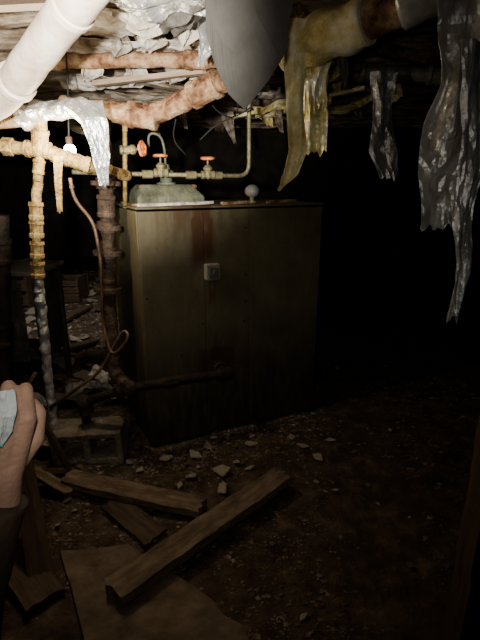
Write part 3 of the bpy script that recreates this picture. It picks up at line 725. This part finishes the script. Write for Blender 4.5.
b = MB()
def shard(x, yy, r):
    n = random.choice((3, 4, 4, 5)); a0_ = random.random() * 6.28; h = r * random.uniform(.12, .3)
    tilt = Matrix.Rotation(random.uniform(-.4, .4), 3, 'X') @ Matrix.Rotation(random.uniform(-.4, .4), 3, 'Y')
    base = V((x, yy, fz(x, yy) + h * .3)); vs = []
    rr = [r * random.uniform(.5, 1.3) for _ in range(n)]
    for z in (-h / 2, h / 2):
        for k in range(n):
            a = a0_ + 6.283 * k / n
            vs.append(base + tilt @ V((math.cos(a) * rr[k], math.sin(a) * rr[k] * .7, z)))
    b.add(vs, [tuple(range(n, 2 * n)), tuple(reversed(range(n)))] + [(i, (i + 1) % n, n + (i + 1) % n, n + i) for i in range(n)])
for k in range(17000):
    yy = 1.1 + 3.4 * random.random() ** 1.3
    x = random.uniform(-.75, .72) * yy * .8
    d = noise.noise(V((x * 2.3, yy * 2.3, 5)))
    if random.random() > .45 + d * 1.4: continue
    shard(x, yy, random.choice((.003, .003, .004, .004, .005, .005, .006, .008, .013)) * (.8 + .22 * yy))
for k in range(2400):
    shard(random.uniform(-3, -.8), random.uniform(3.2, 8), random.uniform(.012, .05))
for k in range(1300):
    p = BL(random.uniform(-.15, 1.2), -abs(random.gauss(0, .17)), 0); shard(p.x, p.y, random.uniform(.004, .016))
for k in range(700):
    p = FL(random.uniform(0, 150), random.uniform(400, 560)); shard(p.x, p.y, random.uniform(.004, .018))
b.obj('fine_rubble', 'chip', label='scattered plaster chips and grit covering the dirt floor', category='debris', kind='stuff')

for i, (p, r) in enumerate(((R(100, 378, 2.45), .06), (FL(74, 392, .05), .06))):
    b = MB().ball(p, r, (1, .7, .9), jit=.9, seed=i * 7 + 3, sub=3)
    b.sm = [False] * len(b.f)
    b.obj('crumpled_paper', 'paper', label='crumpled dirty white paper caught in the pipe clutter', category='paper')

# ------------------------------------------------------------------ person: forearm and hand reaching in
wrist = R(-4, 480, .52)
yh = (R(2, 404, .53) - wrist).normalized()
zh0 = V((.50, -.82, .1)); zh = (zh0 - yh * zh0.dot(yh)).normalized()
xh = yh.cross(zh).normalized()
if xh.x < 0: xh = -xh
HM = Matrix((xh, yh, zh)).transposed()
def H(x, y_, z): return wrist + HM @ V((x, y_, z)) * 1.0
person = empty('person', V((wrist.x - .15, wrist.y - .1, 0)), 'person with raised fist in dark sleeve gripping a printed wrapper', 'person')
hb = MB()
def cap(p, q, r0, r1):
    hb.tube([p, q], 1.0, 14, rf=lambda t: r0 + (r1 - r0) * t); hb.ball(p, r0); hb.ball(q, r1)
fing = [(.031, .086, (.043, .027, .020), .0098, (50, 78, 40)), (.011, .091, (.047, .030, .021), .0100, (60, 80, 45)),
        (-.009, .086, (.043, .028, .020), .0094, (66, 82, 45)), (-.028, .076, (.035, .021, .018), .0084, (70, 80, 40))]
for (mx, my, ls, r, bd) in fing:
    cap(H(mx * .55, .005, 0), H(mx, my, 0), .0155, .0125)
    p = V((mx, my, .002)); ang = 0; rr = r * 1.12
    for l, d in zip(ls, bd):
        ang += math.radians(d)
        q = p + V((-.02 * l, math.cos(ang) * l, -math.sin(ang) * l))
        cap(H(*p), H(*q), rr, rr * .9); rr *= .9; p = q
for mx in (-.02, 0, .02): cap(H(mx, .02, -.006), H(mx * 1.1, .07, -.006), .016, .013)
cap(H(.018, .012, -.008), H(.046, .045, -.020), .0165, .0135)
cap(H(.046, .045, -.020), H(.050, .075, -.036), .0125, .0110)
cap(H(.050, .075, -.036), H(.034, .094, -.050), .0110, .0088)
for sx_ in (-.012, .012): cap(H(sx_, -.06, 0), H(sx_, .01, 0), .0215, .020)
ho = hb.obj('hand', 'skin', person)
md = ho.modifiers.new('r', 'REMESH'); md.mode = 'VOXEL'; md.voxel_size = .0022; md.use_smooth_shade = True
md = ho.modifiers.new('s', 'SMOOTH'); md.iterations = 6; md.factor = .5
MB().ball(H(.040, .092, -.044), .0065, (1, 1, .6)).obj('thumbnail', 'nail', person)
elbow = R(-60, 740, .44)
b = MB(); b.tube([H(0, -.03, 0), wrist.lerp(elbow, .3), wrist.lerp(elbow, .65), elbow, elbow + V((-.22, -.18, .16)), elbow + V((-.30, -.24, .30))], .046, 28, .06, .008, rf=lambda t: .78 + .98 * t, jit=.012, jsc=14)
b.obj('sleeve', 'cloth', person, label='dark brown sleeve')
sheet('printed_wrapper', [H(.004, .124, -.005), H(.004, .105, .022), H(.004, .08, .021), H(.0, .06, .018)], [.020, .024, .018, .008], 'tissue', 'crumpled pale wrapper with teal print held in the hand', 'wrapper', .4, .004, .3, seed=31, fsc=30, thick=.001)

# ------------------------------------------------------------------ lights
def spot(name, loc, target, energy, size, blend, radius=.03, col=(1, .95, .86)):
    l = bpy.data.lights.new(name, 'SPOT'); l.energy = energy; l.spot_size = math.radians(size); l.spot_blend = blend
    l.shadow_soft_size = radius; l.color = col
    o = bpy.data.objects.new(name, l); bpy.context.collection.objects.link(o)
    o.location = loc; o.rotation_euler = (V(target) - V(loc)).to_track_quat('-Z', 'Y').to_euler()
    return o
spot('torch_beam', (-.30, .25, 1.60), R(85, 56, 2.4), 680, 56, 1.0, col=(1, .95, .86))
spot('torch_spill', (-.04, .05, 1.60), R(165, 270, 2.5), 20, 98, 1.0)
l = bpy.data.lights.new('glare_fill', 'POINT'); l.energy = 14; l.color = (1, .84, .58); l.shadow_soft_size = .04  # added fill in front of the pipes, brightens them around the glare
o = bpy.data.objects.new('glare_fill', l); bpy.context.collection.objects.link(o); o.location = bp_ + V((.02, -.22, .02))
l = bpy.data.lights.new('far_fill', 'SPOT'); l.energy = 120; l.color = (1, .95, .88); l.shadow_soft_size = .08; l.spot_size = 1.2; l.spot_blend = 1  # added fill to brighten the far rubble, no fixture modelled
o = bpy.data.objects.new('far_fill', l); bpy.context.collection.objects.link(o); o.location = (-1.5, 3.75, 2.1)
o.rotation_euler = (V((-1.85, 5.2, 0)) - o.location).to_track_quat('-Z', 'Y').to_euler()
w = bpy.data.worlds.new('world'); bpy.context.scene.world = w; w.use_nodes = True
w.node_tree.nodes['Background'].inputs[0].default_value = (.01, .01, .012, 1)
w.node_tree.nodes['Background'].inputs[1].default_value = .15

# ------------------------------------------------------------------ camera
c = bpy.data.cameras.new('camera'); co = bpy.data.objects.new('camera', c); bpy.context.collection.objects.link(co)
co.location = (0, 0, CAM_H); co.rotation_euler = (math.pi / 2 - PITCH, 0, 0)
c.sensor_fit = 'VERTICAL'; c.sensor_height = 36; c.sensor_width = 27; c.lens = FOC / 640 * 36; c.clip_start = .02
bpy.context.scene.camera = co
